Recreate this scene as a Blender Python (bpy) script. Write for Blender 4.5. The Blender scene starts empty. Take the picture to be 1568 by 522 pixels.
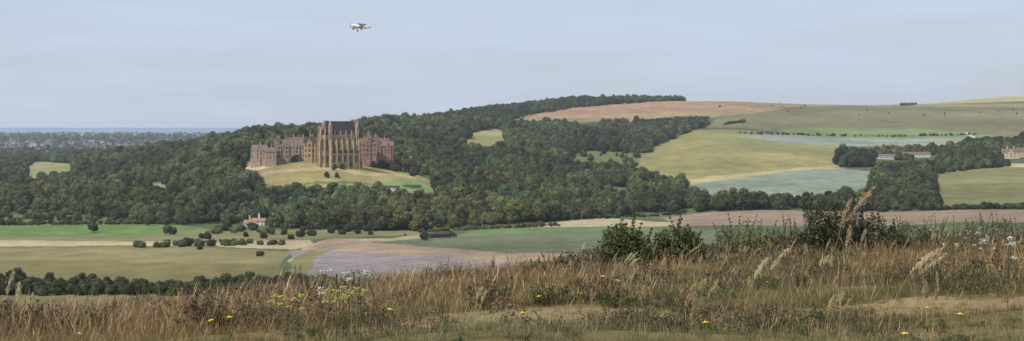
import bpy, math, random, bmesh
import numpy as np
from mathutils import Vector
random.seed(7); rng=np.random.default_rng(7)
# ------------------------------------------------------------------ survey frame
F=2830.0; CX=784.0; HY=188.0; EYE=90.0      # bearing table units, eye height above the river plain
def lin(r,g,b,k=1.0):
    return tuple(k*((c/255/12.92) if c/255<=0.04045 else ((c/255+0.055)/1.055)**2.4) for c in (r,g,b))
def pchip(x,y,xq):
    x=np.asarray(x,float); y=np.asarray(y,float)
    h=np.diff(x); d=np.diff(y,axis=0)/h.reshape(-1,*([1]*(y.ndim-1)))
    m=np.zeros_like(y); m[0]=d[0]; m[-1]=d[-1]
    a=d[:-1]; b=d[1:]; ok=(a*b)>0
    hh=(2*a*b)/np.where(ok,(a+b),1)
    m[1:-1]=np.where(ok,hh,0)
    i=np.clip(np.searchsorted(x,xq)-1,0,len(x)-2)
    sh=(-1,)+(1,)*(y.ndim-1)
    t=((xq-x[i])/h[i]).reshape(sh); H=h[i].reshape(sh)
    return (2*t**3-3*t**2+1)*y[i]+(t**3-2*t**2+t)*H*m[i]+(-2*t**3+3*t**2)*y[i+1]+(t**3-t**2)*H*m[i+1]
def vnoise(x,y,s,seed=0):
    x=np.asarray(x,float)/s; y=np.asarray(y,float)/s
    xi=np.floor(x).astype(np.int64); yi=np.floor(y).astype(np.int64)
    fx=x-xi; fy=y-yi; fx=fx*fx*(3-2*fx); fy=fy*fy*(3-2*fy)
    def h(a,b):
        n=(a*374761393+b*668265263+seed*1442695041)&0x7fffffff
        n=((n^(n>>13))*1274126177)&0x7fffffff
        return ((n^(n>>16))&0xffff)/65535.0
    return (h(xi,yi)*(1-fx)+h(xi+1,yi)*fx)*(1-fy)+(h(xi,yi+1)*(1-fx)+h(xi+1,yi+1)*fx)*fy
# ------------------------------------------------------------------ terrain heights
Dk=[900,1100,1300,1500,1700,1800,1900,2000,2100,2400,2800,3300,4000,4500,5000,6000,7500,12000,33000]
N=None
cols={
-600:[N,N,N,N,N,N,N,N,N,N,N,N,N,N,N,N,N,N,N],
0:   [N,N,N,N,N,N,N,N,N,289,273,260,249,N,N,N,N,N,N],
200: [N,N,N,N,331,321,310,301,291,270,253,242,239,N,N,N,N,N,N],
300: [N,N,N,N,327,315,302,290,279,253,234,226,228,233,N,N,N,N,N],
400: [N,N,N,352,320,294,272,252,243,222,213,215,221,226,233,N,N,N,N],
500: [N,N,N,350,320,296,264,247,240,219,207,210,216,222,230,N,N,N,N],
600: [N,N,N,350,320,300,281,264,251,224,201,193,202,208,216,N,N,N,N],
700: [N,N,N,350,320,309,298,286,272,244,214,194,178,180,190,204,N,N,N],
800: [N,N,N,350,325,312,300,290,280,252,224,199,170,165,168,182,N,N,N],
900: [N,N,N,350,328,317,306,296,286,260,231,201,167,156,158,172,N,N,N],
1000:[N,N,N,350,330,319,308,299,290,265,235,205,168,155,156,168,N,N,N],
1100:[N,N,N,346,325,312,300,291,282,258,222,200,170,155,157,165,N,N,N],
1200:[N,N,N,345,322,311,300,290,280,256,225,205,178,159,160,165,N,N,N],
1300:[N,N,N,345,322,311,300,291,282,262,232,210,182,162,161,163,N,N,N],
1400:[N,N,N,340,318,308,298,289,280,258,235,212,183,164,161,160,170,N,N],
1568:[N,N,370,335,310,300,290,281,272,250,228,210,180,165,160,147,160,N,N],
2200:[N,N,366,330,305,295,285,276,266,245,222,205,178,162,156,140,155,N,N]}
crest={-600:492,0:485,200:478,450:450,700:426,900:406,1250:382,1568:374,2200:366}
PXc=np.array(sorted(cols))
near=[1.5,4,8,13.5,17,21,26,32,40,50,60,70,85,110,160,260,420,650]
def nearz(px,d):
    c=np.interp(px,list(crest),list(crest.values())); s=(c-HY)/F
    z60=EYE-s*60
    if d<=60:
        return 88.3+(z60-88.3)*(max(d-13.5,0)/46.5)**0.9+(0.1*(13.5-d)/12 if d<13.5 else 0)
    a={70:z60-10*(s+.05),85:z60-25*(s+.08),110:z60-50*(s+.1),160:z60-100*(s+.11),260:z60-200*(s+.09),420:34-(c-368)*.03,650:12}
    return a[d]
D_knots=np.array(near+Dk,float)
Z=np.zeros((len(D_knots),len(PXc)))
for j,p in enumerate(PXc):
    zs=[nearz(p,d) for d in near]
    for d,v in zip(Dk,cols[p]): zs.append(3.0 if v is None else EYE-(v-HY)*d/F)
    Z[:,j]=zs
Dg=np.concatenate([np.geomspace(1.5,60,110,endpoint=False),np.geomspace(60,900,60,endpoint=False),
    np.arange(900,3000,5.0),np.arange(3000,5200,8.0),np.geomspace(5200,33000,60)])
Pg=np.concatenate([[-9000,-6000,-4000,-2600,-1700,-1100,-800],np.linspace(-600,-110,90,endpoint=False),np.arange(-110,1690,2.0),np.linspace(1690,2200,90),
    [2500,3000,4000,5600,8000,11000]])
Zr=pchip(D_knots,Z,Dg)
Zg=pchip(PXc,Zr.T,np.clip(Pg,-600,2200)).T
XX=(Pg[None,:]-CX)/F*Dg[:,None]; YY=np.repeat(Dg[:,None],len(Pg),1)
n1=(vnoise(XX,YY,70,1)-.5)*2+(vnoise(XX,YY,25,2)-.5)*.7
nf=(vnoise(XX,YY,3.1,3)-.5)*.22+(vnoise(XX,YY,.9,4)-.5)*.1
slope=np.clip((Zg-4)/25,0.08,1)
Zg=Zg+np.where(YY>150,n1*slope*1.1,nf)
def ground(px,D):
    px=np.atleast_1d(np.asarray(px,float)); D=np.atleast_1d(np.asarray(D,float))
    i=np.clip(np.searchsorted(Dg,D)-1,0,len(Dg)-2); j=np.clip(np.searchsorted(Pg,px)-1,0,len(Pg)-2)
    a=np.clip((D-Dg[i])/(Dg[i+1]-Dg[i]),0,1); b=np.clip((px-Pg[j])/(Pg[j+1]-Pg[j]),0,1)
    return (Zg[i,j]*(1-b)+Zg[i,j+1]*b)*(1-a)+(Zg[i+1,j]*(1-b)+Zg[i+1,j+1]*b)*a
def hit(px,py,Dmin=100.,h=0.):
    m=Dg>=Dmin; D=Dg[m]; z=ground(np.full(D.shape,px),D)+h; q=HY+(EYE-z)*F/D
    k=np.nonzero(q<=py)[0]
    if len(k)==0: return float(D[np.argmin(q[D<6500])])
    k=k[0]
    if k==0: return float(D[0])
    t=(q[k-1]-py)/(q[k-1]-q[k]+1e-9); return float(D[k-1]+t*(D[k]-D[k-1]))
def P(px,D,dz=0): return Vector(((px-CX)/F*D,D,float(ground(px,D)[0])+dz))
def poly(pts):
    return np.array([(p[0],(p[2] if len(p)==3 else hit(p[0],p[1]))) for p in pts])
def inside(px,D,pl):
    r=np.zeros(px.shape,bool); n=len(pl)
    for a in range(n):
        x1,y1=pl[a]; x2,y2=pl[(a+1)%n]
        if y1==y2: continue
        c=((y1>D)!=(y2>D))&(px<(x2-x1)*(D-y1)/(y2-y1)+x1); r^=c
    return r
# ------------------------------------------------------------------ mesh helpers
def mesh_np(name,V,quads=None,tris=None,attrs=None,smooth=False):
    V=np.asarray(V,np.float32); me=bpy.data.meshes.new(name)
    q=np.zeros((0,4),np.int32) if quads is None or len(quads)==0 else np.asarray(quads,np.int32)
    t=np.zeros((0,3),np.int32) if tris is None or len(tris)==0 else np.asarray(tris,np.int32)
    me.vertices.add(len(V)); me.vertices.foreach_set('co',V.ravel())
    me.loops.add(q.size+t.size); me.loops.foreach_set('vertex_index',np.concatenate([q.ravel(),t.ravel()]))
    me.polygons.add(len(q)+len(t))
    st=np.concatenate([np.arange(len(q))*4,q.size+np.arange(len(t))*3]).astype(np.int32)
    me.polygons.foreach_set('loop_start',st)
    me.update(calc_edges=True); me.validate()
    for k,a in (attrs or {}).items():
        at=me.attributes.new(k,'FLOAT_COLOR','POINT'); a=np.asarray(a,np.float32)
        if a.shape[1]==3: a=np.concatenate([a,np.ones((len(a),1),np.float32)],1)
        at.data.foreach_set('color',a.ravel())
    if smooth: me.polygons.foreach_set('use_smooth',np.ones(len(me.polygons),bool))
    return me
def link(ob,parent=None):
    bpy.context.scene.collection.objects.link(ob)
    if parent: ob.parent=parent
    return ob
def empty(name,loc,rz=0):
    e=bpy.data.objects.new(name,None); e.location=loc; e.rotation_euler=(0,0,rz); e.empty_display_size=1; return link(e)
# ------------------------------------------------------------------ materials
def newmat(name):
    m=bpy.data.materials.new(name); m.use_nodes=True; nt=m.node_tree; b=nt.nodes['Principled BSDF']
    b.inputs['Specular IOR Level'].default_value=0.2; b.inputs['Roughness'].default_value=.8
    return m,nt,b
def simple(name,col,var=.25,scale=1.0,rough=.85,metal=0,spec=.2):
    m,nt,b=newmat(name); N_=nt.nodes; L=nt.links
    tc=N_.new('ShaderNodeTexCoord'); no=N_.new('ShaderNodeTexNoise'); no.inputs['Scale'].default_value=scale; no.inputs['Detail'].default_value=6
    L.new(tc.outputs['Object'],no.inputs['Vector'])
    r=N_.new('ShaderNodeMapRange'); r.inputs[1].default_value=.3; r.inputs[2].default_value=.7; r.inputs[3].default_value=1-var; r.inputs[4].default_value=1+var
    L.new(no.outputs['Fac'],r.inputs[0])
    v=N_.new('ShaderNodeVectorMath'); v.operation='SCALE'; v.inputs[0].default_value=col[:3]; L.new(r.outputs[0],v.inputs['Scale'])
    L.new(v.outputs[0],b.inputs['Base Color']); b.inputs['Roughness'].default_value=rough; b.inputs['Metallic'].default_value=metal
    b.inputs['Specular IOR Level'].default_value=spec
    return m
def foliage(name,translucent=.25,inst=True,nscale=.35,var=.35):
    m,nt,b=newmat(name); N_=nt.nodes; L=nt.links
    a=N_.new('ShaderNodeAttribute'); a.attribute_name='c'
    out=a.outputs['Color']
    if inst:
        t=N_.new('ShaderNodeAttribute'); t.attribute_type='INSTANCER'; t.attribute_name='tint'
        v=N_.new('ShaderNodeVectorMath'); v.operation='MULTIPLY'; L.new(out,v.inputs[0]); L.new(t.outputs['Color'],v.inputs[1]); out=v.outputs[0]
    g=N_.new('ShaderNodeNewGeometry'); no=N_.new('ShaderNodeTexNoise'); no.inputs['Scale'].default_value=nscale; no.inputs['Detail'].default_value=3
    L.new(g.outputs['Position'],no.inputs['Vector'])
    r=N_.new('ShaderNodeMapRange'); r.inputs[1].default_value=.3; r.inputs[2].default_value=.7; r.inputs[3].default_value=1-var; r.inputs[4].default_value=1+var
    L.new(no.outputs['Fac'],r.inputs[0])
    s=N_.new('ShaderNodeVectorMath'); s.operation='SCALE'; L.new(out,s.inputs[0]); L.new(r.outputs[0],s.inputs['Scale']); out=s.outputs[0]
    L.new(out,b.inputs['Base Color']); b.inputs['Roughness'].default_value=.65
    tr=N_.new('ShaderNodeBsdfTranslucent'); L.new(out,tr.inputs['Color'])
    mx=N_.new('ShaderNodeMixShader'); mx.inputs[0].default_value=translucent
    L.new(b.outputs[0],mx.inputs[1]); L.new(tr.outputs[0],mx.inputs[2]); L.new(mx.outputs[0],nt.nodes['Material Output'].inputs['Surface'])
    return m
M_tree=foliage('tree_foliage',.15,True,.3,.3)
M_grass=foliage('grass_blades',.35,True,.8,.25)
M_plant=foliage('plant_leaves',.25,False,3.,.3)
M_bark=simple('bark',(.09,.07,.05),.3,2)
# ------------------------------------------------------------------ ground painting
C=np.zeros(Zg.shape+(3,)); PXm=np.repeat(Pg[None,:],len(Dg),0)
C[:]=lin(80,88,58)
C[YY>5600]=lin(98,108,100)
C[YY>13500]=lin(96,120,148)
C[(YY<900)]=lin(112,102,66)
STR=np.zeros(Zg.shape)
PXw=PXm+(vnoise(XX,YY,40,11)-.5)*7*np.clip(2000/YY,0,1.5)*(YY>500); Dw=YY+((vnoise(XX,YY,40,12)-.5)*18+(vnoise(XX,YY,14,13)-.5)*8)*(YY>500)
def paint(pts,col,st=0):
    pl=poly(pts); m=inside(PXw,Dw,pl)&(YY>500); C[m]=col; STR[m]=st
paint([(-400,480),(460,480),(420,400),(440,385),(300,376),(-400,376)],lin(108,100,66))
paint([(-400,402),(120,398),(430,405),(445,385),(300,378),(-400,384)],lin(118,110,76))
paint([(-400,379),(300,376),(450,382),(480,376),(470,366),(250,366),(-400,370)],lin(156,142,114))
paint([(-400,368),(460,368),(640,358),(640,352),(300,352),(-400,364)],lin(114,112,78))
paint([(-400,363),(200,360),(345,352),(270,345),(215,341),(-400,346)],lin(96,118,66))
paint([(-400,345),(230,341),(200,325),(-400,325)],lin(94,104,66))
paint([(440,400),(470,375),(500,366),(600,364),(640,358),(660,364),(540,374),(480,380),(470,410)],lin(150,136,112))
paint([(440,384),(500,382),(640,388),(800,400),(780,440),(480,440)],lin(128,119,116),1)
paint([(445,400),(470,384),(500,384),(480,398),(470,420),(440,420)],lin(112,108,72))
paint([(500,366),(560,372),(700,380),(900,392),(880,402),(760,400),(640,392),(470,383),(480,375)],lin(142,124,104))
paint([(560,372),(660,378),(780,388),(900,386),(1110,392),(1110,352),(1000,348),(860,347),(740,350),(690,362)],lin(100,106,80),1)
paint([(690,363),(740,352),(860,349),(1000,350),(1000,356),(860,354),(760,358)],lin(94,112,68))
paint([(790,347),(1050,346),(1050,340),(930,334),(860,338)],lin(154,140,112))
paint([(1040,347),(1250,347),(1250,323),(1100,324),(1010,333)],lin(130,112,96))
paint([(1240,347),(1600,340),(1600,322),(1240,322)],lin(120,104,86))
paint([(368,262),(380,250),(430,240),(500,246),(560,252),(640,268),(665,275),(668,310),(660,318),(600,310),(500,306),(420,304),(400,272)],lin(134,124,82))
paint([(400,268),(470,262),(560,268),(640,274),(640,271),(560,264),(470,258),(400,262)],lin(156,138,106))
paint([(430,284),(500,279),(560,281),(600,286),(600,289),(560,284),(500,282),(430,287)],lin(98,98,64))
paint([(372,258),(430,243),(470,246),(440,250),(385,266)],lin(172,158,126))
paint([(560,282),(640,276),(668,282),(660,300),(610,298)],lin(108,120,76))
paint([(30,280),(125,282),(112,252),(70,248),(44,250)],lin(132,130,88))
paint([(180,304),(275,306),(255,280),(200,282)],lin(124,118,86))
LF=[(704,232),(745,236),(786,232),(778,214),(786,204),(760,196),(722,203)]
paint(LF,lin(132,128,86))
paint([(865,262),(990,264),(1000,236),(940,232),(880,232)],lin(104,114,70))
paint([(895,306),(965,310),(965,288),(905,284)],lin(116,116,76))
paint([(600,195),(720,197),(830,190),(960,186),(1090,180),(1190,172),(1260,163),(1260,None,4900),(1000,None,4900),(830,None,4900),(600,None,4900)],lin(140,123,92))
paint([(730,191),(830,184),(980,180),(1120,172),(1180,160),(1000,156),(880,164),(800,175)],lin(141,119,94))
paint([(840,178),(960,170),(1130,164),(1160,158),(1010,158),(900,164)],lin(145,115,92))
paint([(720,186),(745,192),(800,186),(790,180)],lin(172,152,118))
paint([(1080,196),(1100,180),(1200,166),(1290,160),(1700,None,5200),(1900,None,5200),(1900,215),(1568,214),(1500,208),(1200,202)],lin(108,105,76))
paint([(1180,178),(1300,168),(1568,170),(1568,182),(1400,184),(1260,184)],lin(114,108,80))
paint([(1220,164),(1400,162),(1568,164),(1568,None,5150),(1220,None,5100)],lin(134,123,92))
paint([(975,300),(980,236),(1010,218),(1060,199),(1150,200),(1300,218),(1285,252),(1180,262),(1060,300)],lin(132,125,81))
paint([(1060,214),(1120,205),(1200,212),(1300,222),(1290,236),(1150,228)],lin(127,127,82))
paint([(1130,206),(1240,205),(1500,206),(1530,214),(1500,219),(1300,224),(1190,218)],lin(132,137,124),1)
paint([(1175,205),(1220,194),(1400,197),(1500,203),(1530,210),(1420,212),(1260,211)],lin(110,122,80))
paint([(1480,203),(1484,203),(1493,211),(1489,211)],lin(200,196,180))
paint([(1040,284),(1060,274),(1180,262),(1290,251),(1300,256),(1180,268),(1050,290)],lin(154,143,104))
paint([(1015,310),(1045,286),(1180,267),(1290,257),(1335,262),(1330,292),(1270,316),(1180,316),(1040,316)],lin(122,130,113),1)
paint([(1418,316),(1425,262),(1460,256),(1700,256),(1800,320)],lin(109,108,71))
paint([(1418,282),(1568,280),(1700,280),(1700,268),(1568,266),(1420,268)],lin(118,115,77))
paint([(1568,256),(1500,254),(1500,250),(1700,250)],lin(156,148,110))
m=(YY>5250)&(YY<7500)&(PXm>1250); C[m]=lin(156,148,106)
C*=(.84+.32*vnoise(XX,YY,130,41))[...,None]*(.91+.18*vnoise(XX,YY,33,42))[...,None]
fgm=YY<75; g1=vnoise(XX,YY,3,43)[...,None]; C=np.where(fgm[...,None],np.array(lin(118,100,68))*(1-g1)+np.array(lin(92,88,54))*g1,C)
PW=vnoise(XX,YY,2,44)
fp=(YY>19.3+PW*1.2)&(YY<24.2+PW)&(PXm>420+260*PW); C[fp]=np.array(lin(134,116,84))
hz=(np.clip((YY-6000)/12000,0,.4))[...,None]; HC=np.array(lin(124,144,170))  # aerial haze painted into the far ground colour, growing with distance
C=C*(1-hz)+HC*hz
nr,nc=Zg.shape
idx=np.arange(nr*nc).reshape(nr,nc)
quads=np.stack([idx[:-1,:-1],idx[:-1,1:],idx[1:,1:],idx[1:,:-1]],-1).reshape(-1,4)
V=np.stack([XX,YY,Zg],-1).reshape(-1,3)
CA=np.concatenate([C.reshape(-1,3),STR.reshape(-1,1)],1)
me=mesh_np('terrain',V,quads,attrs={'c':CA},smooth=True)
m,nt,b=newmat('downland_ground'); N_=nt.nodes; L=nt.links
a=N_.new('ShaderNodeAttribute'); a.attribute_name='c'; g=N_.new('ShaderNodeNewGeometry')
out=a.outputs['Color']
for sc,v,det in ((.006,.14,5),(.05,.22,7),(.6,.2,4)):
    no=N_.new('ShaderNodeTexNoise'); no.inputs['Scale'].default_value=sc; no.inputs['Detail'].default_value=det; no.inputs['Roughness'].default_value=.6
    mp=N_.new('ShaderNodeMapping'); mp.inputs['Scale'].default_value=(1,.55,1); L.new(g.outputs['Position'],mp.inputs[0]); L.new(mp.outputs[0],no.inputs['Vector'])
    r=N_.new('ShaderNodeMapRange'); r.inputs[1].default_value=.3; r.inputs[2].default_value=.7; r.inputs[3].default_value=1-v; r.inputs[4].default_value=1+v
    L.new(no.outputs['Fac'],r.inputs[0]); s=N_.new('ShaderNodeVectorMath'); s.operation='SCALE'; L.new(out,s.inputs[0]); L.new(r.outputs[0],s.inputs['Scale']); out=s.outputs[0]
wv=N_.new('ShaderNodeTexWave'); wv.inputs['Scale'].default_value=.022; wv.inputs['Distortion'].default_value=1.5; wv.inputs['Detail'].default_value=2
mp=N_.new('ShaderNodeMapping'); mp.inputs['Rotation'].default_value=(0,0,.5); L.new(g.outputs['Position'],mp.inputs[0]); L.new(mp.outputs[0],wv.inputs['Vector'])
mu=N_.new('ShaderNodeMath'); mu.operation='MULTIPLY'; L.new(wv.outputs['Fac'],mu.inputs[0]); L.new(a.outputs['Alpha'],mu.inputs[1])
mr=N_.new('ShaderNodeMapRange'); mr.inputs[3].default_value=1.0; mr.inputs[4].default_value=.86; L.new(mu.outputs[0],mr.inputs[0])
s=N_.new('ShaderNodeVectorMath'); s.operation='SCALE'; L.new(out,s.inputs[0]); L.new(mr.outputs[0],s.inputs['Scale'])
L.new(s.outputs[0],b.inputs['Base Color']); b.inputs['Roughness'].default_value=.95; b.inputs['Specular IOR Level'].default_value=.05
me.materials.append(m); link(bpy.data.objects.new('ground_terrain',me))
# ------------------------------------------------------------------ scatter by geometry nodes
def scatter(name,pts,rotz,scale,index,tint,objs):
    col=bpy.data.collections.new(name+'_parts')
    for o in objs: col.objects.link(o)
    me=bpy.data.meshes.new(name); n=len(pts); me.vertices.add(n); me.vertices.foreach_set('co',np.asarray(pts,np.float32).ravel())
    def at(k,ty,arr,f):
        x=me.attributes.new(k,ty,'POINT'); x.data.foreach_set(f,np.asarray(arr).ravel())
    rot=np.zeros((n,3),np.float32); rot[:,2]=rotz; at('rot','FLOAT_VECTOR',rot,'vector')
    at('scl','FLOAT_VECTOR',np.asarray(scale,np.float32),'vector'); at('vi','INT',np.asarray(index,np.int32),'value')
    t=np.ones((n,4),np.float32); t[:,:3]=tint; at('tint','FLOAT_COLOR',t,'color')
    ob=link(bpy.data.objects.new(name,me))
    ng=bpy.data.node_groups.new(name+'_scatter','GeometryNodeTree')
    ng.interface.new_socket('Geometry',in_out='INPUT',socket_type='NodeSocketGeometry'); ng.interface.new_socket('Geometry',in_out='OUTPUT',socket_type='NodeSocketGeometry')
    X=ng.nodes; i=X.new('NodeGroupInput'); o=X.new('NodeGroupOutput'); ip=X.new('GeometryNodeInstanceOnPoints')
    ci=X.new('GeometryNodeCollectionInfo'); ci.inputs['Collection'].default_value=col; ci.inputs['Separate Children'].default_value=True; ci.inputs['Reset Children'].default_value=True
    def na(k,ty):
        q=X.new('GeometryNodeInputNamedAttribute'); q.data_type=ty; q.inputs['Name'].default_value=k; return q.outputs['Attribute']
    e=X.new('FunctionNodeEulerToRotation')
    l=ng.links; l.new(i.outputs[0],ip.inputs['Points']); l.new(ci.outputs[0],ip.inputs['Instance']); ip.inputs['Pick Instance'].default_value=True
    l.new(na('vi','INT'),ip.inputs['Instance Index']); l.new(na('rot','FLOAT_VECTOR'),e.inputs[0]); l.new(e.outputs[0],ip.inputs['Rotation'])
    l.new(na('scl','FLOAT_VECTOR'),ip.inputs['Scale']); l.new(ip.outputs[0],o.inputs[0])
    md=ob.modifiers.new('scatter','NODES'); md.node_group=ng
    return ob
# ------------------------------------------------------------------ trees
def ico():
    t=(1+5**.5)/2
    v=np.array([(-1,t,0),(1,t,0),(-1,-t,0),(1,-t,0),(0,-1,t),(0,1,t),(0,-1,-t),(0,1,-t),(t,0,-1),(t,0,1),(-t,0,-1),(-t,0,1)],float); v/=np.linalg.norm(v[0])
    f=np.array([(0,11,5),(0,5,1),(0,1,7),(0,7,10),(0,10,11),(1,5,9),(5,11,4),(11,10,2),(10,7,6),(7,1,8),(3,9,4),(3,4,2),(3,2,6),(3,6,8),(3,8,9),(4,9,5),(2,4,11),(6,2,10),(8,6,7),(9,8,1)])
    return v,f
ICV,ICF=ico()
def tube(p0,p1,r0,r1,n=6):
    p0=np.array(p0,float);p1=np.array(p1,float); d=p1-p0; d/=np.linalg.norm(d)+1e-9
    a=np.cross(d,[0,0,1] if abs(d[2])<.9 else [1,0,0]); a/=np.linalg.norm(a); b=np.cross(d,a)
    t=np.arange(n)/n*2*np.pi; c=np.cos(t)[:,None]*a+np.sin(t)[:,None]*b
    V=np.concatenate([p0+c*r0,p1+c*r1]); k=np.arange(n); q=np.stack([k,(k+1)%n,(k+1)%n+n,k+n],1)
    return V,q
def tree_mesh(name,seed,H=13.,R=5.5,kind='broad',nleaf=1700,leaf=.8):
    r=np.random.default_rng(seed); lob=[]
    if kind=='broad':
        for k in range(15):
            th=r.uniform(0,2*np.pi); zf=r.uniform(0.0,1); rad=R*.68*np.sqrt(r.uniform(.2,1))*np.sqrt(1-.85*zf*zf)
            s=R*r.uniform(.26,.46)
            lob.append((rad*np.cos(th),rad*np.sin(th),H*(.22+.56*zf),s))
        lob.append((0,0,H*.5,R*.6)); lob.append((r.uniform(-1,1),r.uniform(-1,1),H*.78,R*.42))
    elif kind=='column':
        for k in range(13):
            zf=k/12; th=r.uniform(0,6.28); s=R*(.95-.65*zf)*r.uniform(.75,1.05)
            lob.append((R*.25*np.cos(th),R*.25*np.sin(th),H*(.12+.8*zf),s))
    else:
        for k in range(9):
            th=r.uniform(0,6.28); rad=R*.6*r.uniform(.2,1); lob.append((rad*np.cos(th),rad*np.sin(th),H*r.uniform(.25,.7),R*r.uniform(.28,.42)))
    lob=np.array(lob); cen=lob[:,:3]; s=lob[:,3]
    w=s**2/np.sum(s**2); li=r.choice(len(s),nleaf*2,p=w)
    d=r.normal(size=(nleaf*2,3)); d/=np.linalg.norm(d,axis=1)[:,None]
    p=cen[li]+d*(s[li]*r.uniform(.82,1.16,nleaf*2))[:,None]
    dist=np.linalg.norm(p[:,None,:]-cen[None],axis=2)/s[None]; dist[np.arange(len(p)),li]=9
    keep=(dist.min(1)>.8)&(p[:,2]>H*.05); p=p[keep][:nleaf]; d=d[keep][:nleaf]; li=li[keep][:nleaf]; n=len(p)
    nn=d+r.normal(size=(n,3))*.4; nn/=np.linalg.norm(nn,axis=1)[:,None]
    a=np.cross(nn,r.normal(size=(n,3))); a/=np.linalg.norm(a,axis=1)[:,None]; b=np.cross(nn,a)
    sz=(leaf*r.uniform(.5,1.2,n))[:,None]*.5
    V=np.stack([p-a*sz-b*sz*.6,p+a*sz*.9-b*sz,p+a*sz+b*sz*.7,p-a*sz*.7+b*sz],1).reshape(-1,3)
    Q=np.arange(n*4).reshape(-1,4)
    lobv=r.uniform(.7,1.35,len(s))
    shade=r.uniform(.75,1.25,n)*lobv[li]
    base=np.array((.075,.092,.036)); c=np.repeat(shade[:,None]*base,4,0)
    hue=np.repeat(r.uniform(-.1,.2,n),4); c[:,0]*=1+hue
    T=[];o=len(V); Vs=[V]; Cs=[c]
    for q in lob:
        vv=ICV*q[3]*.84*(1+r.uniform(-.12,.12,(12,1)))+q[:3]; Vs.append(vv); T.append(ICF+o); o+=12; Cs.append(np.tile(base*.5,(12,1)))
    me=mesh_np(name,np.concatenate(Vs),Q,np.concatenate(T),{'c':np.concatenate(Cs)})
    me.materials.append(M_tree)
    Vt=[];Qt=[];o=0
    def add(t):
        nonlocal o
        Vt.append(t[0]);Qt.append(t[1]+o);o+=len(t[0])
    tr=H*.022
    add(tube((0,0,-1),(0,0,H*.3),tr*1.4,tr)); add(tube((0,0,H*.3),(r.uniform(-.4,.4),r.uniform(-.4,.4),H*.7),tr,tr*.4))
    for q in lob[:7]: add(tube((0,0,H*r.uniform(.15,.4)),q[:3],tr*.5,tr*.15,5))
    mt=mesh_np(name+'_w',np.concatenate(Vt),np.concatenate(Qt)); mt.materials.append(M_bark)
    bm=bmesh.new(); bm.from_mesh(me); n0=len(bm.faces); me.materials.append(M_bark)
    bm.from_mesh(mt); bm.faces.ensure_lookup_table()
    for f in bm.faces[n0:]: f.material_index=1
    bm.to_mesh(me); bm.free()
    return bpy.data.objects.new(name,me)
variants=[tree_mesh('woodland_tree_%02d'%i,100+i,H=random.uniform(12,15.5),R=random.uniform(6,8)) for i in range(8)]
variants+=[tree_mesh('woodland_tree_%02d'%(8+i),200+i,H=17,R=2.7,kind='column') for i in range(2)]
variants+=[tree_mesh('woodland_tree_%02d'%(10+i),300+i,H=4.5,R=3.6,kind='shrub',nleaf=900,leaf=.5) for i in range(2)]
TP=[];TI=[];TS=[];TT=[]
def addtrees(px,D,idx,sc,tint,sink=.3):
    z=ground(px,D)-sink; TP.append(np.stack([(px-CX)/F*D,D,z],1)); TI.append(idx); TS.append(sc); TT.append(tint)
def fill(pts,spacing=8.5,smin=.75,smax=1.25,holes=(),kinds=8,prob=1.0,lo=0,bright=1.0,gap=0.):
    pl=poly(pts); hl=[poly(h) for h in holes]
    d0,d1=pl[:,1].min(),pl[:,1].max(); xs=(pl[:,0]-CX)/F
    xa=min(xs.min()*d1,xs.min()*d0); xb=max(xs.max()*d1,xs.max()*d0)
    gx,gy=np.meshgrid(np.arange(xa,xb,spacing),np.arange(d0,d1,spacing)); gx=gx.ravel()+rng.uniform(-.5,.5,gx.size)*spacing; gy=gy.ravel()+rng.uniform(-.5,.5,gy.size)*spacing
    px=CX+F*gx/gy; k=inside(px,gy,pl)&(rng.uniform(size=gx.size)<prob)
    if gap: k&=(vnoise(gx,gy,42,51)*.6+vnoise(gx,gy,19,52)*.4)>gap
    pw=px+(vnoise(gx,gy,30,53)-.5)*14; dw=gy+(vnoise(gx,gy,30,54)-.5)*40
    for h in hl: k&=~inside(pw,dw,h)
    gx,gy,px=gx[k],gy[k],px[k]; n=len(px)
    if n==0: return
    big=.55+.9*vnoise(gx,gy,45,21)
    sc=(rng.uniform(smin,smax,n)*big)[:,None]*np.stack([rng.uniform(.85,1.15,n),rng.uniform(.85,1.15,n),rng.uniform(.8,1.15,n)],1)
    v=rng.uniform(.5,1.5,n)*(.5+1.*vnoise(gx,gy,70,22)); hue=rng.normal(0,.1,n)+(vnoise(gx,gy,110,23)-.5)*.45
    t=np.stack([v*(1+hue),v*(1+hue*.2),v*(1-hue*.5)],1)*bright
    gold=rng.uniform(size=n)<.07; t[gold]*=(1.4,1.35,1.)
    addtrees(px,gy,rng.integers(lo,lo+kinds,n),sc,t)
college=[(360,262),(380,246),(376,236),(395,226),(600,221),(606,238),(606,244),(560,250),(640,266),(665,273),(672,312),(660,318),(600,310),(500,306),(420,304),(396,284)]
H1=[[(30,284),(125,282),(112,250),(70,247),(44,248)],[(180,304),(275,306),(255,279),(200,281)],LF,
 [(865,264),(990,268),(1000,236),(940,232),(880,232)],[(895,308),(965,312),(965,287),(905,284)],[(100,318),(190,322),(180,308),(110,306)],[(-200,300),(20,304),(20,292),(-200,290)],
 [(360,354),(425,354),(425,338),(360,338)]]
fill([(-500,318),(60,322),(180,336),(230,344),(340,346),(470,350),(560,352),(650,354),(740,346),(930,334),(1000,324),(1040,308),(1050,296),(1045,284),(1000,280),(975,262),(985,245),(1000,225),(1050,204),(1085,192),
  (1080,188),(950,197),(880,200),(840,192),(790,192),(700,192),(640,190),(640,None,3500),(400,None,3200),(250,None,3500),(0,None,4300),(-500,None,4300)],10.4,.8,1.3,H1+[college,college],gap=.25)
fill([(-500,None,4300),(330,None,4300),(360,None,8000),(-500,None,8000)],26,.7,1.15,prob=.5)
fill([(560,195),(640,190),(700,190),(790,183),(830,173),(880,165),(1000,156),(1048,154),(1048,None,4900),(560,None,4900)],11,.6,1.0,kinds=8,bright=.8)
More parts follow.
